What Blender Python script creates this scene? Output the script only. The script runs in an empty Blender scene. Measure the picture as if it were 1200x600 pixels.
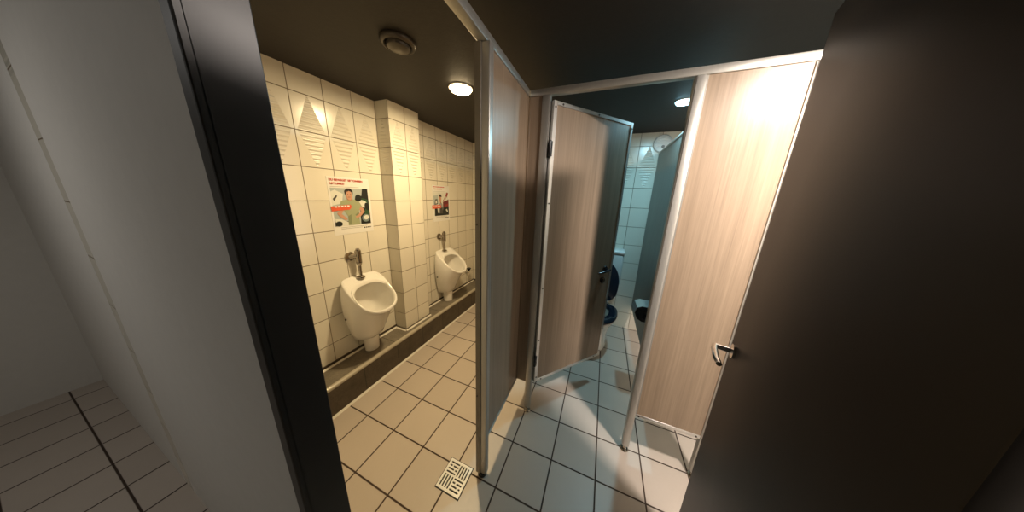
import bpy, bmesh, math, random
from mathutils import Vector, Matrix

SC = bpy.context.scene
COL = SC.collection
random.seed(7)
PI = math.pi
T = 0.25            # one floor tile in metres; every length below is written in floor tiles

# ------------------------------------------------------------------ camera
F_PX, YAW, PITCH, ROLL = 260.3542, -0.3758, 0.2408, 0.0391
CAM = Vector((5.4484, -2.1284, 6.1488))
fw = Vector((math.sin(YAW) * math.cos(PITCH), math.cos(YAW) * math.cos(PITCH), -math.sin(PITCH)))
r0 = Vector((math.cos(YAW), -math.sin(YAW), 0))
u0 = r0.cross(fw)
rr = math.cos(ROLL) * r0 + math.sin(ROLL) * u0
uu = -math.sin(ROLL) * r0 + math.cos(ROLL) * u0
cam_data = bpy.data.cameras.new('camera')
cam_data.sensor_width = 36.0
cam_data.sensor_fit = 'HORIZONTAL'
cam_data.lens = F_PX / 1200.0 * 36.0
cam_data.shift_x = -2.2545 / 1200.0
cam_data.shift_y = -6.912 / 1200.0
cam_data.clip_start = 0.01
cam = bpy.data.objects.new('camera', cam_data)
COL.objects.link(cam)
m3 = Matrix((rr, uu, -fw)).transposed()
cam.matrix_world = Matrix.Translation(CAM * T) @ m3.to_4x4()
SC.camera = cam

# ------------------------------------------------------------------ world, lamps, exposure
w = bpy.data.worlds.new('world')
SC.world = w
w.use_nodes = True
w.node_tree.nodes['Background'].inputs[0].default_value = (0.02, 0.02, 0.022, 1)
w.node_tree.nodes['Background'].inputs[1].default_value = 0.3
SC.view_settings.view_transform = 'Standard'
SC.view_settings.look = 'None'
SC.view_settings.gamma = 1.0
SC.view_settings.use_curve_mapping = False
SC.view_settings.exposure = 0.0
CEIL = 8.84
# name, x, y, colour, watts, lens glow
LAMPS = {
    'urinal': (1.55, 3.50, (1.0, 0.76, 0.42), 25.0),
    'stall': (7.10, 5.98, (0.40, 0.82, 1.0), 11.5),
    'vestibule': (8.72, 0.80, (1.0, 0.88, 0.79), 39.0),
    'corridor': (-1.5, -5.0, (1.0, 0.95, 0.88), 5.0),  # added fill lamp out of view, brightens the corridor wall
}

# ------------------------------------------------------------------ helpers
class MB:
    """collects geometry in tile units for ONE mesh object"""
    def __init__(self, off=(0, 0, 0)):
        self.bm = bmesh.new()
        self.off = Vector(off)
        self.mi = 0
    def _merge(self, tmp, mat=None):
        if mat is not None:
            bmesh.ops.transform(tmp, matrix=mat, verts=tmp.verts)
        vm = {}
        for v in tmp.verts:
            vm[v] = self.bm.verts.new(v.co)
        for f in tmp.faces:
            try:
                nf = self.bm.faces.new([vm[v] for v in f.verts])
                nf.material_index = self.mi
            except ValueError:
                pass
        tmp.free()
    def box(self, x0, x1, y0, y1, z0, z1, bev=0.0, seg=2, mat=None):
        t = bmesh.new()
        bmesh.ops.create_cube(t, size=1.0)
        for v in t.verts:
            v.co = Vector((x0 + (v.co.x + .5) * (x1 - x0), y0 + (v.co.y + .5) * (y1 - y0), z0 + (v.co.z + .5) * (z1 - z0)))
        if bev > 0:
            bmesh.ops.bevel(t, geom=list(t.edges), offset=bev, segments=seg, profile=0.5, affect='EDGES')
        self._merge(t, mat)
        return self
    def loft(self, rings, cap0=True, cap1=True, closed=True, mat=None):
        t = bmesh.new()
        vr = [[t.verts.new(p) for p in ring] for ring in rings]
        n = len(vr[0])
        for a, b in zip(vr[:-1], vr[1:]):
            for i in range(n if closed else n - 1):
                j = (i + 1) % n
                t.faces.new((a[i], a[j], b[j], b[i]))
        if cap0:
            t.faces.new(list(reversed(vr[0])))
        if cap1:
            t.faces.new(vr[-1])
        self._merge(t, mat)
        return self
    def lathe(self, prof, n=32, mat=None, cap0=True, cap1=True):
        rings = [[Vector((r * math.cos(2 * PI * i / n), r * math.sin(2 * PI * i / n), z)) for i in range(n)] for r, z in prof]
        return self.loft(rings, cap0, cap1, True, mat)
    def tube(self, p0, p1, r0, r1=None, n=20, bev=0.0):
        p0, p1 = Vector(p0), Vector(p1)
        d = p1 - p0
        L = d.length
        q = d.to_track_quat('Z', 'Y').to_matrix().to_4x4()
        r1 = r0 if r1 is None else r1
        b = min(bev, L * .4)
        prof = [(r0 - b, 0), (r0, b), (r1, L - b), (r1 - b, L)] if b > 0 else [(r0, 0), (r1, L)]
        return self.lathe(prof, n, Matrix.Translation(p0) @ q)
    def sweep(self, pts, r, n=12):
        pts = [Vector(p) for p in pts]
        rings = []
        up = Vector((0.13, 0.21, 0.97))
        for i, p in enumerate(pts):
            d = (pts[min(i + 1, len(pts) - 1)] - pts[max(i - 1, 0)]).normalized()
            a = d.cross(up).normalized()
            b = a.cross(d).normalized()
            rad = r[i] if isinstance(r, (list, tuple)) else r
            rings.append([p + rad * (math.cos(2 * PI * k / n) * a + math.sin(2 * PI * k / n) * b) for k in range(n)])
        return self.loft(rings)
    def prism(self, poly, ax, a0, a1):
        """poly: 2-D points in the two other axes (in xyz order), extruded along axis ax"""
        def P(u, v, a):
            return Vector((a, u, v)) if ax == 0 else Vector((u, a, v)) if ax == 1 else Vector((u, v, a))
        return self.loft([[P(u, v, a0) for u, v in poly], [P(u, v, a1) for u, v in poly]])
    def mat(self, i):
        self.mi = i
        return self
    def build(self, name, mats, parent=None, smooth=None, subdiv=0):
        bmesh.ops.recalc_face_normals(self.bm, faces=list(self.bm.faces))
        for v in self.bm.verts:
            v.co = (v.co - self.off) * T
        me = bpy.data.meshes.new(name)
        self.bm.to_mesh(me)
        self.bm.free()
        for m in (mats if isinstance(mats, (list, tuple)) else [mats]):
            me.materials.append(m)
        if smooth is not None:
            for p in me.polygons:
                p.use_smooth = True
            me.set_sharp_from_angle(angle=math.radians(smooth))
        o = bpy.data.objects.new(name, me)
        COL.objects.link(o)
        if parent is not None:
            o.parent = parent
        if subdiv:
            md = o.modifiers.new('subdivision', 'SUBSURF')
            md.levels = subdiv
            md.render_levels = subdiv
        return o

def thing(name, label, cat, loc=(0, 0, 0), rotz=0.0, group=None):
    o = bpy.data.objects.new(name, None)
    o.empty_display_size = 0.05
    COL.objects.link(o)
    o.location = Vector(loc) * T
    o.rotation_euler = (0, 0, rotz)
    return tag(o, label, cat, group)

def tag(o, label, cat, group=None):
    o['label'] = label
    o['category'] = cat
    if group:
        o['group'] = group
    return o

def struct(o):
    o['kind'] = 'structure'
    return o

def dup(root, loc, label, group=None):
    r = root.copy()
    COL.objects.link(r)
    r.location = Vector(loc) * T
    r['label'] = label
    if group:
        r['group'] = group
    for ch in list(root.children):
        c = ch.copy()
        COL.objects.link(c)
        c.parent = r
        for g in list(ch.children):
            d = g.copy()
            COL.objects.link(d)
            d.parent = c
    return r

# ------------------------------------------------------------------ materials
class NT:
    def __init__(self, name):
        self.m = bpy.data.materials.new(name)
        self.m.use_nodes = True
        self.t = self.m.node_tree
        self.b = self.t.nodes['Principled BSDF']
    def n(self, typ, **kw):
        k = self.t.nodes.new(typ)
        for a, v in kw.items():
            setattr(k, a, v)
        return k
    def link(self, a, b):
        self.t.links.new(a, b)
    def math(self, op, a, b=None, c=None):
        k = self.n('ShaderNodeMath', operation=op)
        for i, v in enumerate((a, b, c)):
            if v is None:
                continue
            if isinstance(v, (int, float)):
                k.inputs[i].default_value = v
            else:
                self.link(v, k.inputs[i])
        return k.outputs[0]
    def mix(self, fac, a, b):
        k = self.n('ShaderNodeMix', data_type='RGBA')
        for i, v in ((0, fac), (6, a), (7, b)):
            if isinstance(v, (int, float)):
                k.inputs[i].default_value = v
            elif isinstance(v, tuple):
                k.inputs[i].default_value = (*v, 1)
            else:
                self.link(v, k.inputs[i])
        return k.outputs[2]
    def set(self, **kw):
        for a, v in kw.items():
            s = self.b.inputs[a.replace('_', ' ')]
            if isinstance(v, tuple):
                s.default_value = (*v, 1)
            elif isinstance(v, (int, float)):
                s.default_value = v
            else:
                self.link(v, s)
        return self
    def noise(self, scale, detail=3, rough=.5, vec=None):
        k = self.n('ShaderNodeTexNoise')
        k.inputs['Scale'].default_value = scale
        k.inputs['Detail'].default_value = detail
        k.inputs['Roughness'].default_value = rough
        if vec is not None:
            self.link(vec, k.inputs['Vector'])
        return k.outputs[0]
    def pos(self):
        g = self.n('ShaderNodeNewGeometry')
        s = self.n('ShaderNodeVectorMath', operation='SCALE')
        s.inputs['Scale'].default_value = 1.0 / T
        self.link(g.outputs['Position'], s.inputs[0])
        x = self.n('ShaderNodeSeparateXYZ')
        self.link(s.outputs[0], x.inputs[0])
        return s.outputs[0], x.outputs[0], x.outputs[1], x.outputs[2]
    def objpos(self, scale=(1, 1, 1)):
        g = self.n('ShaderNodeTexCoord')
        mp = self.n('ShaderNodeMapping')
        mp.inputs['Scale'].default_value = scale
        self.link(g.outputs['Object'], mp.inputs[0])
        return mp.outputs[0]
    def bump(self, h, strength=.5, dist=.002):
        k = self.n('ShaderNodeBump')
        k.inputs['Strength'].default_value = strength
        k.inputs['Distance'].default_value = dist
        self.link(h, k.inputs['Height'])
        self.link(k.outputs[0], self.b.inputs['Normal'])

def plain(name, col, rough=.5, metal=0.0, spec=.5, coat=0.0, nscale=0, namp=.1, scale=(1, 1, 1), bump=0):
    t = NT(name)
    t.set(Roughness=rough, Metallic=metal, Specular_IOR_Level=spec, Coat_Weight=coat)
    if nscale:
        v = t.objpos(scale)
        f = t.noise(nscale, 4, .55, v)
        a = tuple(c * (1 - namp) for c in col)
        b = tuple(min(1, c * (1 + namp)) for c in col)
        t.set(Base_Color=t.mix(f, a, b))
        if bump:
            t.bump(f, bump, .001)
    else:
        t.set(Base_Color=col)
    return t.m

def line_mask(t, coord, origin, period, width):
    """1 on the joint, 0 on the tile; also the 0..1 place in the tile and the tile's number"""
    a = t.math('DIVIDE', t.math('SUBTRACT', coord, origin), period)
    fr = t.math('FRACT', a)
    d = t.math('MINIMUM', fr, t.math('SUBTRACT', 1.0, fr))
    k = t.n('ShaderNodeMapRange')
    t.link(d, k.inputs[0])
    k.inputs[1].default_value = width * .5 / period * 0.75
    k.inputs[2].default_value = width * .5 / period * 1.35
    k.inputs[3].default_value = 1.0
    k.inputs[4].default_value = 0.0
    return k.outputs[0], fr, t.math('FLOOR', a)

Z0, DZ = 8.331, 0.839

def wall_tiles(name, axis, origin, period, width=0.014):
    t = NT(name)
    _, x, y, z = t.pos()
    c = x if axis == 'x' else y
    mu, fu, iu = line_mask(t, c, origin, period, width)
    mz, fz, iz = line_mask(t, z, Z0, DZ, width)
    g = t.math('MAXIMUM', mu, mz)
    # per-tile tone
    cid = t.n('ShaderNodeCombineXYZ')
    t.link(iu, cid.inputs[0]); t.link(iz, cid.inputs[1])
    wn = t.n('ShaderNodeTexWhiteNoise', noise_dimensions='3D')
    t.link(cid.outputs[0], wn.inputs[0])
    tone = t.mix(wn.outputs[0], (.74, .70, .60), (.80, .765, .66))
    col = t.mix(g, tone, (.22, .16, .10))
    # raised striped triangles: apex up in the first full row, apex down in the next
    du = t.math('ABSOLUTE', t.math('SUBTRACT', fu, .5))
    up = t.math('LESS_THAN', du, t.math('MULTIPLY', t.math('SUBTRACT', 1.0, fz), .42))
    dn = t.math('LESS_THAN', du, t.math('MULTIPLY', fz, .42))
    r1 = t.math('COMPARE', iz, -1.0, .1)
    r2 = t.math('COMPARE', iz, -2.0, .1)
    tri = t.math('ADD', t.math('MULTIPLY', up, r1), t.math('MULTIPLY', dn, r2))
    st = t.math('MULTIPLY_ADD', t.math('SINE', t.math('MULTIPLY', fz, 2 * PI * 8)), .5, .5)
    rel = t.math('MULTIPLY', tri, st)
    h = t.math('ADD', t.math('MULTIPLY', g, -1.0), t.math('MULTIPLY', rel, .9))
    t.set(Base_Color=col, Roughness=t.math('ADD', t.math('MULTIPLY', g, .5), .22), Specular_IOR_Level=.5)
    t.bump(h, 1.0, .0055)
    return t.m

def floor_tiles():
    t = NT('floor_tile')
    p, x, y, z = t.pos()
    mu, fu, iu = line_mask(t, x, 0, 1.0, .030)
    mv, fv, iv = line_mask(t, y, 0, 1.0, .030)
    g = t.math('MAXIMUM', mu, mv)
    cid = t.n('ShaderNodeCombineXYZ')
    t.link(iu, cid.inputs[0]); t.link(iv, cid.inputs[1])
    wn = t.n('ShaderNodeTexWhiteNoise', noise_dimensions='3D')
    t.link(cid.outputs[0], wn.inputs[0])
    tone = t.mix(wn.outputs[0], (.52, .45, .385), (.595, .52, .45))
    n1 = t.noise(1.3, 5, .6, p)
    tone = t.mix(t.math('MULTIPLY', n1, .5), tone, (.47, .40, .335))
    n2 = t.noise(16, 4, .6, p)
    tone = t.mix(t.math('MULTIPLY', n2, .18), tone, (.62, .57, .52))
    n3 = t.noise(.8, 3, .6, p)
    gc = t.mix(n3, (.030, .018, .012), (.075, .045, .03))
    col = t.mix(g, tone, gc)
    t.set(Base_Color=col, Roughness=t.math('ADD', t.math('MULTIPLY', g, .4), t.math('ADD', .30, t.math('MULTIPLY', n2, .2))), Specular_IOR_Level=.45)
    t.bump(t.math('ADD', t.math('MULTIPLY', g, -1.0), t.math('MULTIPLY', n2, .06)), .7, .002)
    return t.m

def stone(name, c0, c1, axis_periods, jw=.03, jc=(.035, .028, .02)):
    t = NT(name)
    p, x, y, z = t.pos()
    n1 = t.noise(3.0, 6, .65, p)
    n2 = t.noise(24.0, 4, .6, p)
    f = t.math('ADD', t.math('MULTIPLY', n1, .65), t.math('MULTIPLY', n2, .35))
    k = t.n('ShaderNodeMapRange')
    t.link(f, k.inputs[0]); k.inputs[1].default_value = .3; k.inputs[2].default_value = .7
    col = t.mix(k.outputs[0], c0, c1)
    m, _, _ = line_mask(t, y, .35, axis_periods, jw)
    col = t.mix(m, col, jc)
    t.set(Base_Color=col, Roughness=.48, Specular_IOR_Level=.4)
    t.bump(n2, .25, .002)
    return t.m

def laminate(name, c0, c1, grain=(150, 150, 2.6)):
    t = NT(name)
    v = t.objpos(grain)
    n1 = t.noise(1.0, 6, .65, v)
    v2 = t.objpos((22, 22, .6))
    n2 = t.noise(1.0, 3, .5, v2)
    f = t.math('ADD', t.math('MULTIPLY', n1, .6), t.math('MULTIPLY', n2, .4))
    k = t.n('ShaderNodeMapRange')
    t.link(f, k.inputs[0]); k.inputs[1].default_value = .33; k.inputs[2].default_value = .66
    t.set(Base_Color=t.mix(k.outputs[0], c0, c1), Roughness=.36, Specular_IOR_Level=.5)
    t.bump(n1, .12, .0006)
    return t.m

def lamp_lens(name, col, strength):
    t = NT(name)
    t.set(Base_Color=(.9, .9, .88), Roughness=.4, Emission_Color=col, Emission_Strength=strength)
    return t.m

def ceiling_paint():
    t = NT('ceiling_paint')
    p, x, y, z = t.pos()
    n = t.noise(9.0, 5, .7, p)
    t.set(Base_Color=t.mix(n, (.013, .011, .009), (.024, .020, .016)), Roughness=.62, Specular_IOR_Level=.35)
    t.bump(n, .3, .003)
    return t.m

M = {}
M['floor'] = floor_tiles()
M['wall_a'] = wall_tiles('wall_tile_front', 'y', 3.456, .722)
M['wall_b'] = wall_tiles('wall_tile_rear', 'y', 5.45, .727)
M['pillar_f'] = wall_tiles('pillar_tile', 'y', 3.456, .622)
M['pillar_s'] = wall_tiles('pillar_side_tile', 'x', -1.66, .56)
M['wall_c'] = wall_tiles('wall_tile_back', 'x', 7.24, .765)
M['wall_m'] = wall_tiles('wall_tile_middle', 'y', 9.11, .765)
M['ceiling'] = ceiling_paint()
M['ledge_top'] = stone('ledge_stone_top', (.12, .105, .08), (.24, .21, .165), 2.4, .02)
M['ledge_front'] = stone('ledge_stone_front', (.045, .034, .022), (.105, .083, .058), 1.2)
M['nosing'] = plain('nosing_stone', (.44, .40, .32), .3, 0, .5, .2, 20, .2)
M['caulk'] = plain('white_sealant', (.74, .71, .64), .4, nscale=30, namp=.08)
M['skirting'] = plain('dark_skirting', (.06, .045, .028), .45, nscale=14, namp=.3)
M['oak'] = laminate('oak_laminate', (.265, .195, .135), (.41, .305, .215))
M['oak_dark'] = laminate('oak_laminate_shadow_gap', (.24, .175, .115), (.34, .255, .18))  # slightly darker oak tone, used for the corner trim
M['alu'] = plain('anodised_aluminium', (.50, .485, .45), .36, .55, nscale=40, namp=.06, scale=(6, 6, .3))
M['stop'] = plain('grey_brown_stop_strip', (.20, .175, .14), .45, nscale=30, namp=.1)
M['alu_b'] = plain('brushed_aluminium', (.70, .69, .67), .28, .8, nscale=40, namp=.06, scale=(6, 6, .3))
M['steel_screw'] = plain('screw_steel', (.10, .09, .08), .35, .8, nscale=20, namp=.1)
M['dark_slot'] = plain('dark_recess', (.012, .010, .009), .6, nscale=20, namp=.2)
M['ceramic'] = plain('sanitary_ceramic', (.83, .81, .76), .09, 0, .55, .5, 6, .02)
M['plastic_w'] = plain('white_plastic', (.78, .77, .74), .3, nscale=12, namp=.03)
M['chrome'] = plain('worn_chrome', (.42, .38, .33), .2, 1.0, nscale=18, namp=.25)
M['chrome_b'] = plain('bright_chrome', (.75, .73, .70), .12, 1.0, nscale=18, namp=.08)
M['black_p'] = plain('black_plastic', (.012, .013, .018), .22, 0, .5, nscale=14, namp=.2)
M['seat_p'] = plain('navy_black_plastic', (.012, .017, .028), .16, 0, .5, .3, 10, .1)
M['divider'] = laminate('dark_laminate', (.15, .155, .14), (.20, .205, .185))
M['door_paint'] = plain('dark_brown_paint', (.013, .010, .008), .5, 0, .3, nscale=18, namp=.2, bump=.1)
M['frame_paint'] = plain('dark_frame_paint', (.022, .021, .019), .38, nscale=16, namp=.2)
M['plaster'] = plain('off_white_plaster', (.72, .70, .66), .7, nscale=25, namp=.04, bump=.2)
M['vent_b'] = plain('dark_vent_metal', (.055, .045, .034), .35, .3, nscale=15, namp=.15)
M['grate'] = plain('white_enamel_grate', (.95, .95, .93), .25, 0, .5, nscale=20, namp=.04)
M['paper'] = plain('poster_paper', (.80, .79, .75), .45, nscale=8, namp=.02)
M['tissue'] = plain('tissue_paper', (.80, .80, .78), .9, nscale=20, namp=.05)

# ------------------------------------------------------------------ setting
XW, XP = -1.637, -1.10           # left tiled wall, front of its pillar
YB, YD = 9.116, -1.28            # back wall, doorway wall (room side)
XE = 10.9                        # right end wall
PY0, PY1 = 3.456, 4.70           # pillar

struct(MB().box(-9, XE + .4, -9.0, YB + .4, -.3, 0).build('floor', M['floor']))
struct(MB().box(-9, XE + .4, -9.0, YB + .4, CEIL, CEIL + .3).build('ceiling', M['ceiling']))
struct(MB().box(XW - .4, XW, YD - .22, (PY0 + PY1) / 2, 0, CEIL).build('wall_left', M['wall_a']))
struct(MB().box(XW - .4, XW, (PY0 + PY1) / 2, YB + .4, 0, CEIL).build('wall_left_rear', M['wall_b']))
pb = MB()
pb.mat(0).box(XW, XP, PY0, PY1, .92, CEIL)
po = pb.build('wall_left_pillar', [M['pillar_f'], M['pillar_s']])
for pl in po.data.polygons:
    pl.material_index = 0 if abs(pl.normal.x) > .5 else 1
struct(po)
struct(MB().box(XW, XE + .4, YB, YB + .4, 0, CEIL).build('wall_back', M['wall_c']))
struct(MB().box(XE, XE + .4, YD - .22, YB, 0, CEIL).build('wall_right', M['wall_m']))
# doorway wall, with the opening the photograph is taken through
JL, JR, HD = 3.42, 6.54, 8.15
dw = MB()
dw.box(XW, JL - .02, YD - .22, YD, 0, CEIL)
dw.box(JR + .02, XE, YD - .22, YD, 0, CEIL)
dw.box(JL - .02, JR + .02, YD - .22, YD, HD + .02, CEIL)
struct(dw.build('wall_front', M['plaster']))
fr = MB()
fr.box(JL - .02, JL, YD - .24, YD + .03, 0, HD, .006)
fr.box(JR, JR + .02, YD - .24, YD - .02, 0, HD, .006)
fr.box(JL, JR, YD - .24, YD - .02, HD, HD + .02, .006)
fr.box(JL - .14, JL - .02, YD, YD + .03, 0, HD + .14, .006)
fr.box(JL - .12, JL - .0, YD - .27, YD - .22, 0, HD + .12, .01)
fr.box(JR, JR + .12, YD - .27, YD - .22, 0, HD + .12, .01)
fr.box(JL, JR, YD - .27, YD - .22, HD, HD + .12, .01)
struct(fr.build('trim_1', M['frame_paint']))
# corridor behind the doorway
struct(MB().box(-9, -8.6, -9, YD - .22, 0, CEIL).build('wall_corridor_left', M['plaster']))
struct(MB().box(XE, XE + .4, -9, YD - .22, 0, CEIL).build('wall_corridor_right', M['plaster']))
struct(MB().box(-8.6, XE, -9, -8.6, 0, CEIL).build('wall_corridor_back', M['plaster']))
struct(MB().box(-8.6, XW - .4, YD - .22, YD, 0, CEIL).build('wall_corridor_front', M['plaster']))

# skirting and sealant where the walls meet the ledge
LZ = .92
sk = MB()
sk.box(XW, XW + .03, YD, PY0, LZ, LZ + .12)
sk.box(XW, XP + .03, PY0 - .03, PY0, LZ, LZ + .07)
sk.box(XP, XP + .03, PY0, PY1, LZ, LZ + .07)
sk.box(XW, XP + .03, PY1, PY1 + .03, LZ, LZ + .07)
sk.box(XW, XW + .03, PY1 + .03, YB, LZ, LZ + .10)
sk.box(XW + .03, -.78, YB - .03, YB, LZ, LZ + .10)
struct(sk.build('baseboard_left', M['skirting']))
ck = MB()
def bead(x0, y0, x1, y1, nx, ny):
    """a triangular bead of sealant in the corner, running from one point to the other"""
    s = .045
    a = Vector((x0, y0, LZ)); b = Vector((x1, y1, LZ)); n = Vector((nx, ny, 0)) * s
    ck.loft([[a, a + n, a + Vector((0, 0, s))], [b, b + n, b + Vector((0, 0, s))]])
bead(XW + .03, YD, XW + .03, PY0 - .03, 1, 0)
bead(XW + .03, PY0 - .03, XP + .03, PY0 - .03, 0, -1)
bead(XP + .03, PY0 - .03, XP + .03, PY1 + .03, 1, 0)
bead(XW + .03, PY1 + .03, XW + .03, YB - .03, 1, 0)
struct(ck.build('trim_2', M['caulk']))
XL = -.78
tk = MB()
tk.loft([[Vector((XL, YD, 0)), Vector((XL + .05, YD, 0)), Vector((XL, YD, .05))], [Vector((XL, YB, 0)), Vector((XL + .05, YB, 0)), Vector((XL, YB, .05))]])
struct(tk.build('trim_3', M['caulk']))

# ------------------------------------------------------------------ ledge under the urinals
lg = thing('tiled_ledge', 'long dark stone ledge along the left wall under both urinals', 'ledge', (XL, 0, 0))
L0 = (XL, 0, 0)
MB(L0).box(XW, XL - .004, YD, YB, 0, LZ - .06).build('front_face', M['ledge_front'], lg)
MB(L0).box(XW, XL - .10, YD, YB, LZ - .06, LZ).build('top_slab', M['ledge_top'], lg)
prof = [(XL - .10, LZ - .105)]
prof += [(XL - .05 + .055 * math.cos(a), LZ - .045 + .06 * math.sin(a)) for a in [(-PI / 2) + PI * k / 10 for k in range(0, 11)]]
prof += [(XL - .10, LZ + .015)]
MB(L0).prism(prof, 1, YD, YB).build('nosing', M['nosing'], lg, 50)

# ------------------------------------------------------------------ partition along the urinals
PZ1, RZ0, RZ1 = 8.19, 8.19, 8.32
pt = thing('urinal_partition', 'tall oak partition with open-ended metal post between urinals and toilet stall', 'partition', (3.61, 1.12, 0))
O = (3.61, 1.12, 0)
MB(O).box(3.545, 3.655, 1.18, 2.99, .97, RZ0).build('panel', M['oak'], pt)
b = MB(O)
b.box(3.53, 3.67, 1.18, 2.99, .93, .97)
b.build('bottom_edge', M['alu'], pt)
post = MB(O).box(3.505, 3.73, 1.05, 1.18, .10, RZ0, .02, 3)
post = post.build('end_post', M['alu'], pt, 40)
MB(O).box(3.495, 3.60, 1.03, 1.05, .10, RZ0, .006).build('door_stop', M['stop'], post)
MB(O).tube((3.61, 1.115, 0), (3.61, 1.115, .10), .10, .085, 20, .015).build('foot', M['black_p'], post, 40)
s = MB(O).box(3.4985, 3.505, 1.06, 1.15, 3.72, 4.50, .002, 1)
s = s.build('strike_plate', M['alu_b'], post)
for z in (3.88, 4.36):
    MB(O).box(3.4965, 3.4985, 1.075, 1.135, z - .11, z + .11).build('latch_hole', M['dark_slot'], post)
MB(O).tube((3.53, 1.035, 5.66), (3.53, 1.022, 5.66), .018, n=12).build('screw', M['steel_screw'], post)
MB(O).tube((3.53, 1.035, 2.2), (3.53, 1.022, 2.2), .018, n=12).build('screw', M['steel_screw'], post)
MB(O).box(3.53, 3.68, YD, 2.925, RZ0, RZ1, .012, 2).build('top_rail', M['alu'], pt, 40)
MB(O).box(3.545, 3.655, 3.065, YB, .95, RZ0).build('rear_panel', M['oak'], pt)

# ------------------------------------------------------------------ front of the toilet stalls
Y0, Y1 = 2.93, 3.06
st = thing('stall_screen', 'oak and aluminium screen with open doorway, beside the urinal partition', 'stall front', (6.65, 3.0, 0))
O = (6.65, 3.0, 0)
MB(O).box(3.70, 3.945, 2.96, 3.04, 1.0, RZ0).build('filler_panel', M['oak'], st)
MB(O).box(3.665, 3.70, 2.945, 3.055, 1.0, RZ0, .008).build('corner_trim', M['oak_dark'], st)
def stall_post(x0, x1, name='post'):
    p = MB(O).box(x0, x1, Y0, Y1, .16, RZ0, .014, 2)
    p.box(x0 + .02, x1 - .02, Y0 - .012, Y0, .16, RZ0, .005)
    p = p.build(name, M['alu'], st, 40)
    f = MB(O).tube(((x0 + x1) / 2, 3.0, 0), ((x0 + x1) / 2, 3.0, .03), .10, .09, 20, .008)
    f.tube(((x0 + x1) / 2, 3.0, .03), ((x0 + x1) / 2, 3.0, .17), .05, .05, 16)
    f.build('foot', M['chrome'], p, 40)
    return p
hp = stall_post(3.955, 4.13, 'hinge_post')
lp = stall_post(6.575, 6.735, 'latch_post')
MB(O).box(6.60, 6.66, 3.01, 3.07, .20, .34, .01).build('foot_clamp', M['chrome'], lp)
stall_post(8.0, 8.16, 'post')
sp = MB(O).box(6.735, 8.0, 2.955, 3.045, 1.20, RZ0).build('side_panel', M['oak'], st)
br = MB(O).box(6.735, 8.0, 2.94, 3.06, 1.12, 1.20, .008).build('bottom_rail', M['alu_b'], st, 40)
for x in (6.80, 7.92):
    MB(O).tube((x, 2.94, 1.16), (x, 2.93, 1.16), .022, n=12).build('screw', M['steel_screw'], br)
MB(O).box(6.735, 6.76, 2.945, 2.955, 1.20, RZ0).build('edge_strip', M['alu'], st)
MB(O).box(3.68, XE, Y0, Y1, RZ0, RZ1, .012, 2).build('top_rail', M['alu'], st, 40)

# ------------------------------------------------------------------ stall door, standing open into the stall
DA = math.atan2(1.92, 1.6)
dr = thing('stall_door', 'oak stall door with metal edging, standing open into the toilet stall', 'door', (4.22, 2.98, 0), DA)
W, Z0D, Z1D, TH = 2.56, 1.06, 8.10, .12
# local x runs along the leaf, local -y is the face seen from the doorway
MB().box(.0, W, .012, TH - .012, Z0D + .02, Z1D - .02).build('leaf', M['oak'], dr)
def edging(name, x0, x1, z0, z1, screws):
    e = MB().box(x0, x1, 0, TH, z0, z1, .006, 1).build(name, M['alu_b'], dr)
    for x, z in screws:
        MB().tube((x, .001, z), (x, -.010, z), .020, n=12).build('screw', M['steel_screw'], e)
    return e
edging('hinge_edge', -.02, .075, Z0D, Z1D, [(.03, 1.22), (.03, 2.4), (.03, 3.9), (.03, 6.0), (.03, 7.98)])
edging('free_edge', W - .06, W + .02, Z0D, Z1D, [(W - .02, 1.25), (W - .02, 7.95)])
edging('top_edge', .075, W - .06, Z1D - .08, Z1D, [(.22, Z1D - .045), (1.3, Z1D - .045)])
edging('bottom_edge', .075, W - .06, Z0D, Z0D + .08, [(.2, Z0D + .04), (2.3, Z0D + .04)])
hn = MB()
h = MB().lathe([(.0, 0), (.085, 0), (.095, .02), (.085, .045), (.0, .05)], 24, Matrix.Translation((2.26, .012, 4.14)) @ Matrix.Rotation(PI / 2, 4, 'X'))
h.tube((2.26, -.03, 4.14), (2.26, -.17, 4.14), .032, n=16)
hd = h.build('door_handle', M['black_p'], dr, 40)
lv = [(2.28, -.17, 4.16), (2.20, -.185, 4.155), (2.05, -.18, 4.13), (1.92, -.17, 4.11), (1.82, -.155, 4.10)]
MB().sweep(lv, [.030, .036, .034, .032, .026], 14).build('lever', M['black_p'], hd, 60)
lk = MB().lathe([(.0, 0), (.085, 0), (.095, .02), (.085, .05), (.0, .055)], 24, Matrix.Translation((2.20, .012, 3.80)) @ Matrix.Rotation(PI / 2, 4, 'X'))
lk = lk.build('lock_rose', M['black_p'], dr, 40)
MB().box(2.185, 2.215, -.065, -.042, 3.74, 3.86, .004).build('lock_slot', M['chrome'], lk)
for z in (7.16, 1.78):
    hg = MB().tube((-.055, -.012, z - .17), (-.055, -.012, z + .17), .030, n=16, bev=.01)
    hg.box(-.07, .0, -.02, .02, z - .15, z + .15)
    hg.build('hinge', M['black_p'], dr, 40)

# ------------------------------------------------------------------ divider between the stalls
dv = thing('stall_divider', 'dark panel dividing the toilet stall from its right-hand neighbour', 'partition', (7.25, 6, 0))
O = (7.25, 6, 0)
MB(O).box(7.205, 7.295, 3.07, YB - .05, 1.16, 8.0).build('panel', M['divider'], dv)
MB(O).box(7.19, 7.31, 3.07, YB - .05, 8.0, 8.06, .01).build('top_edge', M['alu'], dv)
MB(O).box(7.20, 7.30, YB - .05, YB, 1.16, 8.06).build('wall_channel', M['alu'], dv)

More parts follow.
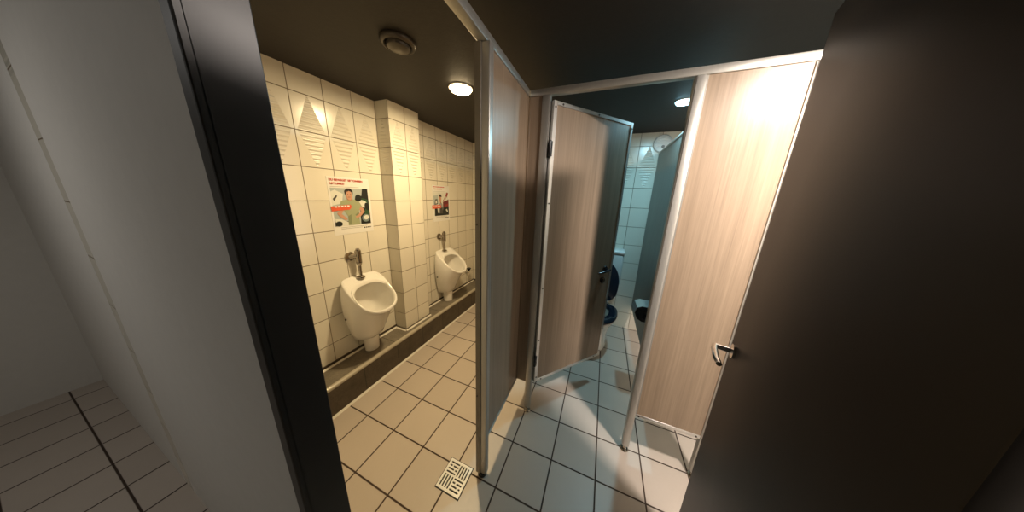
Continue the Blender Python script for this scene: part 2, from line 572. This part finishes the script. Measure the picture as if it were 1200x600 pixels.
# ------------------------------------------------------------------ entrance door leaf (stands open on the right)
hx, hy = 6.56, YD + .09
ex, ey = 7.394, 1.69
EA = math.atan2(ey - hy, ex - hx)
EW = math.hypot(ex - hx, ey - hy)
ed = thing('entrance_door', 'dark brown entrance door swung open at the right edge of the picture', 'door', (hx, hy, 0), EA)
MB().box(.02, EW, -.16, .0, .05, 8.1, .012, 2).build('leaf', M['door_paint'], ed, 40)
eh = MB().lathe([(0, 0), (.10, 0), (.10, .03), (0, .035)], 24, Matrix.Translation((EW - .26, 0, 4.2)) @ Matrix.Rotation(-PI / 2, 4, 'X'))
eh.tube((EW - .26, .02, 4.2), (EW - .26, .2, 4.2), .035, n=16)
eh = eh.build('door_handle', M['chrome_b'], ed, 40)
MB().sweep([(EW - .24, .2, 4.2), (EW - .35, .215, 4.2), (EW - .6, .21, 4.2), (EW - .72, .19, 4.2)], [.035, .038, .036, .03], 14).build('lever', M['chrome_b'], eh, 60)
for z in (1.2, 6.9):
    MB().tube((.0, -.03, z - .2), (.0, -.03, z + .2), .03, n=16, bev=.01).build('hinge', M['chrome'], ed, 40)

# ------------------------------------------------------------------ urinal (local origin on the wall at ledge height; +x out of the wall)
def sup(cx, af, ab, bw, nf, nb, z, zf=None, N=56):
    """rounded outline: front half-depth af, back half-depth ab, half-width bw; z may vary along x"""
    out = []
    for i in range(N):
        a = 2 * PI * i / N
        c, s = math.cos(a), math.sin(a)
        n = nf if c > 0 else nb
        x = cx + (af if c > 0 else ab) * math.copysign(abs(c) ** (2 / n), c)
        y = bw * math.copysign(abs(s) ** (2 / n), s)
        out.append(Vector((x, y, z if zf is None else zf(x))))
    return out

def rim_z(x):
    """height of the rim: a short deck by the wall, then a straight slope down to the lip"""
    t = x - .16
    return 2.56 - .84 * .5 * (t + math.sqrt(t * t + .006))

def lerp_rings(A, Cc, B, t):
    return [(1 - t) ** 2 * a + 2 * t * (1 - t) * c + t * t * b for a, c, b in zip(A, Cc, B)]

def make_urinal(label, loc, group):
    u = thing('wall_urinal', label, 'urinal', loc, 0, group)
    z0 = .56
    bot = sup(.24, .34, .24, .44, 2.3, 5, z0)
    ctl = sup(.40, .46, .40, .80, 2.2, 5, 0, lambda x: 1.95 - .72 * x)
    rim = sup(.56, .70, .56, .64, 2.25, 3.4, 0, rim_z)
    rings = [sup(.24, .31, .23, .36, 2.3, 5, z0 - .03), bot]
    rings += [lerp_rings(bot, ctl, rim, k / 10) for k in range(1, 10)]
    rings += [[p + Vector((0, 0, -.04)) for p in rim], [p + Vector((0, 0, -.01)) for p in rim]]
    rings += [sup(.56, .675, .56, .615, 2.25, 3.4, 0, lambda x: rim_z(x) + .012)]
    rings += [sup(.76, .50, .45, .605, 2.3, 2.5, 0, lambda x: rim_z(x) + .004),
              sup(.76, .495, .44, .60, 2.3, 2.5, 0, lambda x: rim_z(x) + .03),
              sup(.76, .475, .41, .58, 2.3, 2.5, 0, lambda x: rim_z(x) + .04),
              sup(.76, .455, .38, .565, 2.3, 2.5, 0, lambda x: rim_z(x) + .025),
              sup(.76, .43, .36, .54, 2.3, 2.5, 0, lambda x: rim_z(x) - .015),
              sup(.71, .45, .50, .53, 2.2, 2.8, 0, lambda x: rim_z(x) - .10),
              sup(.66, .47, .585, .54, 2.2, 3.0, 0, lambda x: rim_z(x) * .75 + .25),
              sup(.62, .43, .55, .52, 2.2, 3.0, 0, lambda x: 1.86 - .38 * x),
              sup(.58, .33, .48, .48, 2.2, 2.8, 0, lambda x: 1.56 - .2 * x),
              sup(.50, .30, .38, .42, 2.2, 2.8, 0, lambda x: 1.26),
              sup(.46, .20, .26, .30, 2.2, 2.4, 0, lambda x: 1.10),
              sup(.44, .10, .10, .10, 2, 2, 0, lambda x: 1.05)]
    bm = MB().loft(rings)
    body = bm.build('bowl', M['ceramic'], u, 75)
    for s in (-1, 1):
        MB().tube((.26, s * .60, 1.40), (.26, s * .67, 1.40), .030, n=14).build('fixing_cap', M['steel_screw'], body)
    # little holes of the flushing rim
    MB().lathe([(.0, 0), (.07, 0), (.07, .02), (0, .02)], 16, Matrix.Translation((.44, 0, 1.045))).build('drain_strainer', M['chrome'], body, 40)
    tr = MB().lathe([(.20, .0), (.215, .015), (.225, .30), (.235, .50), (.15, .52)], 28, Matrix.Translation((.30, 0, 0)))
    tr.build('trap_cover', M['ceramic'], u, 40)
    MB().tube((.30, 0, .50), (.30, 0, .56), .20, n=28, bev=.01).build('rubber_collar', M['dark_slot'], u, 40)  # near-black ring, painted stand-in for the shade in this gap
    VX = .19
    v = MB().tube((VX, 0, 3.02), (VX, 0, 3.42), .085, .085, 24, .02)
    v.tube((VX, 0, 3.42), (VX, 0, 3.47), .06, .05, 20, .01)
    v.tube((VX, 0, 2.92), (VX, 0, 3.02), .055, .085, 20)
    v = v.build('flush_valve', M['chrome'], u, 40)
    MB().tube((.02, -.14, 3.22), (VX, -.03, 3.26), .075, n=20).build('supply_elbow', M['chrome'], v, 40)
    MB().lathe([(0, 0), (.15, 0), (.14, .035), (.09, .05), (0, .05)], 28, Matrix.Translation((.0, -.14, 3.22)) @ Matrix.Rotation(PI / 2, 4, 'Y')).build('wall_flange', M['chrome'], v, 40)
    MB().tube((VX, 0, 2.53), (VX, 0, 2.94), .048, n=18).build('flush_pipe', M['chrome'], u, 40)
    MB().lathe([(0, 0), (.12, 0), (.115, .03), (.06, .06), (0, .06)], 24, Matrix.Translation((VX, 0, 2.53))).build('inlet_rose', M['chrome'], u, 40)
    return u

UG = 'wall urinals over the stone ledge'
u1 = make_urinal('white urinal nearer the camera, in front of the pillar', (XW, 2.24, LZ), UG)
dup(u1, (XW, 6.27, LZ), 'white urinal beyond the pillar, in the far corner', UG)

# small tap low on the wall beyond the far urinal
tp = thing('wall_tap', 'small chrome tap with black handle on wall beyond far urinal', 'tap', (XW, 8.25, 1.78))
MB().lathe([(0, 0), (.12, 0), (.10, .04), (0, .05)], 24, Matrix.Rotation(PI / 2, 4, 'Y')).build('wall_flange', M['chrome_b'], tp, 40)
b = MB().tube((.03, 0, 0), (.30, 0, 0), .055, n=18)
b.tube((.22, 0, .0), (.22, 0, -.20), .05, .045, 18, .01)
b.build('spout', M['chrome_b'], tp, 40)
MB().tube((.24, 0, .03), (.24, 0, .22), .05, .13, 20, .03).build('handle', M['black_p'], tp, 40)

# ------------------------------------------------------------------ toilet
TX, TYW = 5.68, YB
tl = thing('toilet', 'white floor-standing toilet with black seat raised lid behind the open door', 'toilet', (TX, 7.2, 0))
def oval(cy, af, ab, bw, z, nf=2.1, nb=2.6, N=48):
    """outline in x,y with the front towards -y"""
    return [Vector((p.y, cy - p.x, z)) for p in sup(0, af, ab, bw, nf, nb, 0, None, N)]
rg = [oval(.35, 1.02, .95, .52, 0), oval(.35, 1.05, .98, .54, .06), oval(.35, .98, .92, .50, .35), oval(.25, .94, 1.0, .52, .75),
      oval(.1, 1.02, 1.1, .61, 1.15), oval(-.05, 1.14, 1.1, .70, 1.45), oval(-.1, 1.17, 1.1, .72, 1.58), oval(-.1, 1.15, 1.08, .70, 1.62),
      oval(-.15, .92, .62, .50, 1.62), oval(-.15, .88, .58, .46, 1.50), oval(-.1, .70, .5, .38, 1.15), oval(0, .40, .3, .24, .85), oval(0, .2, .18, .15, .80)]
MB().loft(rg).build('bowl', M['ceramic'], tl, 70)
so, si = oval(-.16, 1.15, .62, .76, 1.64), oval(-.16, .74, .42, .42, 1.64)
def up(ring, z):
    return [Vector((p.x, p.y, z)) for p in ring]
def ins(ring, k, cy=-.16):
    return [Vector((p.x * k, cy + (p.y - cy) * k, p.z)) for p in ring]
sr = [up(si, 1.64), up(so, 1.64), up(ins(so, 1.01), 1.70), up(ins(so, .98), 1.75), up(ins(si, 1.12), 1.76), up(ins(si, 1.02), 1.72), up(si, 1.64)]
MB().loft(sr, False, False).build('seat', M['seat_p'], tl, 60)
# raised lid: an oval plate standing on the hinge line, leaning back a little
def lid_ring(k, d):
    out = []
    for p in oval(0, .95, .85, .72, 0, 2.1, 3):
        out.append(Vector((p.x * k, d, -p.y * k)))
    return out
lm = Matrix.Translation((0, .62, 1.74)) @ Matrix.Rotation(-.13, 4, 'X') @ Matrix.Translation((0, 0, .86))
lid = MB().loft([lid_ring(.95, -.05), lid_ring(1.0, -.03), lid_ring(1.0, .03), lid_ring(.94, .06)], mat=lm).build('lid', M['seat_p'], tl, 50)
for s in (-1, 1):
    hb = MB().tube((s * .28, .56, 1.68), (s * .28, .56, 1.84), .06, n=16, bev=.01)
    hb.tube((s * .28 - .12, .58, 1.77), (s * .28 + .12, .58, 1.77), .045, n=14)
    hb.build('seat_hinge', M['chrome_b'], tl, 40)
ty = YB - 7.2
ck2 = MB().box(-.80, .82, ty - .66, ty - .01, 2.35, 3.80, .10, 4).build('cistern', M['plastic_w'], tl, 45)
MB().box(-.83, .85, ty - .70, ty - .01, 3.78, 3.95, .06, 3).build('cistern_lid', M['plastic_w'], tl, 45)
MB().box(-.2, .2, ty - .52, ty - .2, 3.94, 3.975, .02).build('flush_button', M['plastic_w'], tl, 45)
MB().sweep([(0, ty - .3, 2.4), (0, ty - .3, 1.95), (0, ty - .4, 1.6), (0, ty - .75, 1.3), (0, ty - .95, 1.25)], .11, 16).build('flush_bend', M['plastic_w'], tl, 60)

# toilet-paper holder on the divider
ph = thing('paper_holder', 'black toilet paper holder with white roll on dark stall divider', 'toilet paper holder', (7.205, 5.55, 2.70))
bk = MB().box(-.03, .0, -.30, .30, -.22, .26, .01)
bk.build('back_plate', M['black_p'], ph, 40)
cv = [( -.03, .24), (-.30, .25), (-.44, .18), (-.50, .02), (-.47, .02), (-.42, .15), (-.29, .215), (-.03, .205)]
MB().prism(cv, 1, -.30, .30).build('cover', M['alu_b'], ph, 40)
for y in (-.325, .30):
    MB().prism([(-.02, -.24), (-.02, .24), (-.30, .25), (-.44, .18), (-.48, .0), (-.40, -.18), (-.25, -.26)], 1, y, y + .025).build('side_cheek', M['black_p'], ph)
MB().tube((-.25, -.26, -.03), (-.25, .26, -.03), .20, n=28, bev=.02).build('paper_roll', M['tissue'], ph, 40)
MB().tube((-.25, -.31, -.03), (-.25, .31, -.03), .03, n=12).build('spindle', M['chrome'], ph, 40)

# round wall vent above the divider
wv = thing('wall_vent', 'round white vent high on the tiled wall inside the stall', 'vent', (7.28, YB, 8.40))
RX = Matrix.Rotation(PI / 2, 4, 'X')
MB().lathe([(.0, .0), (.34, .0), (.34, .05), (.31, .085), (.27, .09), (.26, .06), (.0, .06)], 40, RX).build('vent_body', M['plastic_w'], wv, 40)
lo = MB()
for k in range(-2, 4):
    z = k * .08
    hw = math.sqrt(max(.0, .25 ** 2 - z * z))
    if hw > .05:
        lo.box(-hw, hw, -.085, -.06, z - .018, z + .018, .005)
lo.build('louvres', M['plastic_w'], wv, 40)
MB().tube((.02, -.06, -.12), (.02, -.10, -.12), .055, n=18, bev=.01).build('cord_boss', M['steel_screw'], wv, 40)

# ------------------------------------------------------------------ ceiling fittings
def downlight(name, key, label, size=1.0):
    x, y, col, watts = LAMPS[key]
    d = thing(name, label, 'ceiling light', (x, y, CEIL), 0, 'round ceiling lights')
    d.scale = (size, size, size)
    MB().lathe([(.27, 0), (.31, 0), (.315, -.015), (.305, -.03), (.28, -.03), (.27, -.02)], 40, cap0=False, cap1=False).build('trim_ring', M['plastic_w'], d, 40)
    rad = watts / 24.0 * 30
    MB().lathe([(.0, -.01), (.27, -.01), (.27, -.06), (.25, -.085), (.18, -.105), (.09, -.112), (.0, -.114)], 40).build('lens', lamp_lens(key + '_lens', col, rad), d, 60)
    l = bpy.data.lights.new('lamp_' + key, 'AREA')
    l.shape = 'DISK'
    l.size = .46 * T
    l.energy = watts
    l.color = col
    lo_ = bpy.data.objects.new('ceiling_lamp', l)
    COL.objects.link(lo_)
    lo_.parent = d
    lo_.location = (0, 0, -.125 * T)
downlight('ceiling_light', 'urinal', 'glowing warm round ceiling light over the urinal aisle')
downlight('ceiling_light', 'stall', 'cool white round ceiling light inside the toilet stall', .72)
downlight('ceiling_light', 'vestibule', 'round ceiling light past the open entrance door, in front of the stalls')
downlight('ceiling_light', 'corridor', 'round ceiling light in the corridor behind the doorway')

ev = thing('ceiling_vent', 'dark round exhaust valve in the ceiling above the near urinal', 'vent', (1.52, 1.58, CEIL))
MB().lathe([(.20, 0), (.30, 0), (.31, -.03), (.29, -.075), (.25, -.09), (.22, -.06), (.20, -.01)], 44, cap0=False, cap1=False).build('ring', M['vent_b'], ev, 50)
MB().lathe([(.0, -.04), (.17, -.04), (.205, -.075), (.19, -.12), (.11, -.15), (.0, -.155)], 44).build('valve_disc', M['vent_b'], ev, 50)
MB().lathe([(.0, -.005), (.2, -.005), (.2, -.01), (.0, -.01)], 32).build('throat', M['dark_slot'], ev)

# ------------------------------------------------------------------ floor drain
gd = thing('floor_drain', 'square white slotted floor drain grate beside the partition post', 'drain', (3.09, .80, 0))
G, half = 36, .285
q = 2 * half / G
def slot(i, j):
    """True where the grate is open; i along +x, j along +y"""
    m = 3
    if i < m or j < m or i >= G - m or j >= G - m:
        return False
    left, far = i < G // 2, j >= G // 2
    a, b2 = (i - m) if left else (i - G // 2 - 1), (j - m) if not far else (j - G // 2 - 1)
    if a < 0 or b2 < 0 or a > 13 or b2 > 13:
        return False
    if left == far:                      # bars along x: far-left and near-right
        k = b2 % 4
        if b2 > 13 or k == 3 or b2 // 4 > 3:
            return False
        row = b2 // 4
        if row in (1, 2) and ((a in (4, 5) and row == 2) or (a in (9, 10) and row == 1)):
            return False
        return k in (0, 1)
    k = a % 4                            # bars along y
    return k in (0, 1)
bmg = bmesh.new()
vs = {}
def gv(i, j, z):
    if (i, j, z) not in vs:
        vs[(i, j, z)] = bmg.verts.new((-half + i * q, -half + j * q, z))
    return vs[(i, j, z)]
zt, zb = .022, .006
solid = {(i, j) for i in range(G) for j in range(G) if not slot(i, j)}
for (i, j) in solid:
    bmg.faces.new((gv(i, j, zt), gv(i + 1, j, zt), gv(i + 1, j + 1, zt), gv(i, j + 1, zt)))
    for di, dj, a, b2 in ((-1, 0, (0, 0), (0, 1)), (1, 0, (1, 1), (1, 0)), (0, -1, (1, 0), (0, 0)), (0, 1, (0, 1), (1, 1))):
        if (i + di, j + dj) not in solid:
            bmg.faces.new((gv(i + a[0], j + a[1], zt), gv(i + b2[0], j + b2[1], zt), gv(i + b2[0], j + b2[1], zb), gv(i + a[0], j + a[1], zb)))
mg = MB()
mg._merge(bmg)
mg.build('grate', M['grate'], gd)
MB().box(-half - .018, half + .018, -half - .018, half + .018, .0, .008).build('frame', M['dark_slot'], gd)  # near-black sheet stands in for the shade below slots and around the rim

# ------------------------------------------------------------------ posters
def flat(name, col, rough=.45):
    return plain(name, col, rough, nscale=12, namp=.04)
PM = {k: flat('print_' + k, c) for k, c in {
    'sky': (.42, .47, .45), 'skin': (.55, .30, .20), 'skin_d': (.36, .17, .11), 'hair': (.025, .018, .015), 'tee': (.34, .37, .22), 'tee_d': (.22, .25, .14),
    'black': (.012, .016, .014), 'green': (.03, .085, .04), 'pale': (.70, .71, .64), 'blue': (.18, .24, .25), 'grey': (.30, .31, .30), 'dark': (.06, .055, .05),
    'red': (.30, .03, .025), 'maroon': (.16, .02, .025), 'orange': (.72, .11, .045), 'white': (.84, .83, .80)}.items()}
red_ink = flat('print_red_ink', (.55, .05, .03))
light_ink = flat('print_light_ink', (.45, .44, .41))
grey_ink = flat('print_grey_ink', (.22, .21, .20))

def text_mesh(name, body, size, mat, parent, y, z, bold=0.0, rotx=0.0):
    cu = bpy.data.curves.new('lettering', 'FONT')
    cu.body = body
    cu.size = size * T
    cu.extrude = .0002
    cu.offset = bold * T
    tmp = bpy.data.objects.new('lettering', cu)
    COL.objects.link(tmp)
    bpy.context.view_layer.update()
    me = bpy.data.meshes.new_from_object(tmp.evaluated_get(bpy.context.evaluated_depsgraph_get()))
    bpy.data.objects.remove(tmp)
    me.transform(Matrix.Rotation(rotx, 4, 'Z'))
    me.transform(Matrix(((0, 0, 1, .0045 * T * 3.2), (1, 0, 0, y * T), (0, 1, 0, z * T), (0, 0, 0, 1))))
    me.materials.clear()
    me.materials.append(mat)
    o = bpy.data.objects.new(name, me)
    COL.objects.link(o)
    o.parent = parent
    return o

def ell(cu, cv, a, b, n=20, rot=0.0):
    c, s = math.cos(rot), math.sin(rot)
    return [(cu + a * math.cos(2 * PI * k / n) * c - b * math.sin(2 * PI * k / n) * s, cv + a * math.cos(2 * PI * k / n) * s + b * math.sin(2 * PI * k / n) * c) for k in range(n)]

def picture(parent, u0, u1, v0, v1, shapes):
    """printed photograph: flat inks laid one over the other on the paper; shapes in 0..1 (v upwards)"""
    keys = []
    mb = MB()
    d = .0072
    for key, poly in shapes:
        if key not in keys:
            keys.append(key)
        mb.mat(keys.index(key))
        pts = [Vector((d, u0 + u * (u1 - u0), v0 + v * (v1 - v0))) for u, v in poly]
        mb.loft([[Vector((d - .0004, p.y, p.z)) for p in pts], pts])
        d += .00045
    return mb.build('printed_photo', [PM[k] for k in keys], parent)

def dashes(name, mat, parent, rows):
    mb = MB()
    for (y0, y1, z, h) in rows:
        y = y0
        while y < y1:
            L = min(y1 - y, random.uniform(.035, .09))
            mb.box(.006, .0075, y, y + L, z, z + h)
            y += L + .018
    return mb.build(name, mat, parent)

def poster(label, y0, z0, wd, ht, shapes, headline):
    p = thing('poster', label, 'poster', (XW, y0, z0), 0, 'advertising posters over the urinals')
    MB().box(.0, .006, 0, wd, 0, ht).build('paper', M['paper'], p)
    picture(p, .05, wd - .07, .26, ht - .30, shapes)
    for body, size, y, z in headline:
        text_mesh('headline', body, size, red_ink, p, y, z, .002)
    for r in ((.06, wd - .33, ht - .275, .014), (.20, wd - .20, .20, .016), (.20, wd - .35, .16, .016)):
        MB().box(.006, .0072, r[0], r[1], r[2], r[2] + r[3]).build('small_print', light_ink, p)
    # logo lettering at the foot and the small mark in the top corner
    dashes('logo', PM['black'], p, [(wd - .32, wd - .08, .13, .035)])
    return p

rect = lambda a, b, c, d: [(a, c), (b, c), (b, d), (a, d)]
sh1 = [
    ('sky', rect(0, 1, 0, 1)),
    ('pale', [(0, .55), (.25, .6), (.3, .85), (.1, .95), (0, .9)]),
    ('dark', [(.03, .72), (.13, .82), (.15, .79), (.06, .66)]),
    ('black', [(.62, .62), (.60, .72), (.68, .82), (.80, .80), (.84, 1.0), (1.0, 1.0), (1.0, .0), (.7, .0), (.72, .4)]),
    ('green', [(.66, .68), (.80, .74), (.97, .70), (.97, .58), (.70, .56)]),
    ('green', [(.80, .16), (.97, .14), (.97, .45), (.88, .48)]),
    ('pale', ell(.80, .58, .16, .10, 24, -.3)),
    ('black', ell(.93, .50, .07, .11, 20, .2)),
    ('black', ell(.70, .74, .09, .10, 20)),
    ('dark', rect(0, .5, 0, .12)),
    ('pale', [(.02, .20), (.2, .17), (.40, .06), (.38, .0), (.1, .0), (.02, .10)]),
    ('black', ell(.10, .06, .09, .07, 18)),
    ('tee', [(.22, .66), (.40, .71), (.58, .70), (.72, .62), (.80, .46), (.68, .40), (.66, .20), (.67, .0), (.34, .0), (.36, .25), (.26, .42), (.14, .40)]),
    ('tee_d', [(.36, .25), (.45, .30), (.44, .05), (.36, .02)]),
    ('tee_d', [(.56, .28), (.67, .36), (.65, .14)]),
    ('skin', [(.74, .50), (.82, .44), (.84, .36), (.70, .22), (.58, .18), (.56, .23), (.66, .29), (.74, .38), (.68, .42)]),
    ('skin', [(.14, .40), (.26, .42), (.20, .32), (.30, .22), (.34, .17), (.28, .14), (.14, .25), (.08, .34)]),
    ('skin_d', [(.38, .74), (.54, .74), (.52, .69), (.46, .67), (.40, .69)]),
    ('skin', ell(.455, .81, .085, .125, 24, .05)),
    ('skin_d', ell(.45, .765, .04, .012, 14)),
    ('hair', [(.35, .82), (.34, .93), (.40, .995), (.50, .995), (.565, .93), (.555, .83), (.53, .90), (.46, .925), (.39, .90)]),
    ('hair', ell(.42, .835, .016, .010, 10)),
    ('hair', ell(.49, .835, .016, .010, 10)),
    ('blue', ell(.86, .17, .12, .11, 20, .3)),
    ('pale', ell(.87, .185, .08, .065, 20, .3)),
    ('orange', [(-.04, .40), (-.045, .525), (.46, .565), (.49, .50), (.42, .43)]),
]
sh2 = [
    ('pale', rect(0, 1, 0, 1)),
    ('sky', [(.0, .45), (.0, .85), (.28, .9), (.3, .5)]),
    ('dark', [(.06, .48), (.10, .70), (.24, .72), (.26, .5)]),
    ('pale', [(.12, .52), (.13, .66), (.21, .66), (.22, .54)]),
    ('red', [(.58, .62), (.66, .60), (.90, .82), (.98, .98), (.88, 1.0), (.80, .86)]),
    ('pale', [(.66, .66), (.70, .65), (.84, .80), (.80, .84)]),
    ('maroon', [(.60, .34), (.60, .58), (.80, .64), (1.0, .70), (1.0, .30), (.8, .26)]),
    ('red', [(.72, .46), (.98, .52), (.98, .44), (.74, .38)]),
    ('black', [(.05, .0), (.06, .34), (.22, .34), (.26, .12), (.45, .12), (.50, .34), (1.0, .36), (1.0, .0)]),
    ('grey', [(.28, .10), (.30, .44), (.42, .58), (.55, .52), (.60, .30), (.55, .12)]),
    ('dark', [(.36, .10), (.40, .34), (.56, .36), (.58, .08)]),
    ('pale', [(.78, .24), (.86, .28), (.94, .16), (.88, .13)]),
    ('skin', ell(.43, .71, .075, .12, 22)),
    ('skin_d', [(.38, .60), (.50, .60), (.48, .53), (.42, .52)]),
    ('hair', [(.33, .72), (.33, .86), (.40, .92), (.50, .90), (.53, .80), (.50, .80), (.40, .82), (.37, .75)]),
    ('orange', [(-.10, .31), (-.10, .46), (.46, .47), (.48, .33)]),
]
p1 = poster('poster of a man in a pale green shirt, above the near urinal', 1.79, 4.83, 1.18, 1.64, sh1,
            [('DU BEWEGST 58 TONNEN', .078, .045, 1.53), ('MIT LINKS?', .078, .06, 1.43)])
p2 = poster('poster with a red arm and dark lower half, above the far urinal', 5.83, 4.85, 1.15, 1.61, sh2, [])
dashes('headline', red_ink, p2, [(.05, .80, 1.52, .04), (.06, .62, 1.43, .04)])
bt = MB()
for k, y in enumerate((.10, .185, .27, .355, .44)):
    bt.box(.0205, .0212, y, y + .06, .795 + .004 * k, .835 + .004 * k)
bt.build('banner_text', PM['white'], p1)
bt = MB()
for k, y in enumerate((.02, .11, .20, .30, .39)):
    bt.box(.0175, .018, y, y + .06, .66, .70)
bt.build('banner_text', PM['white'], p2)
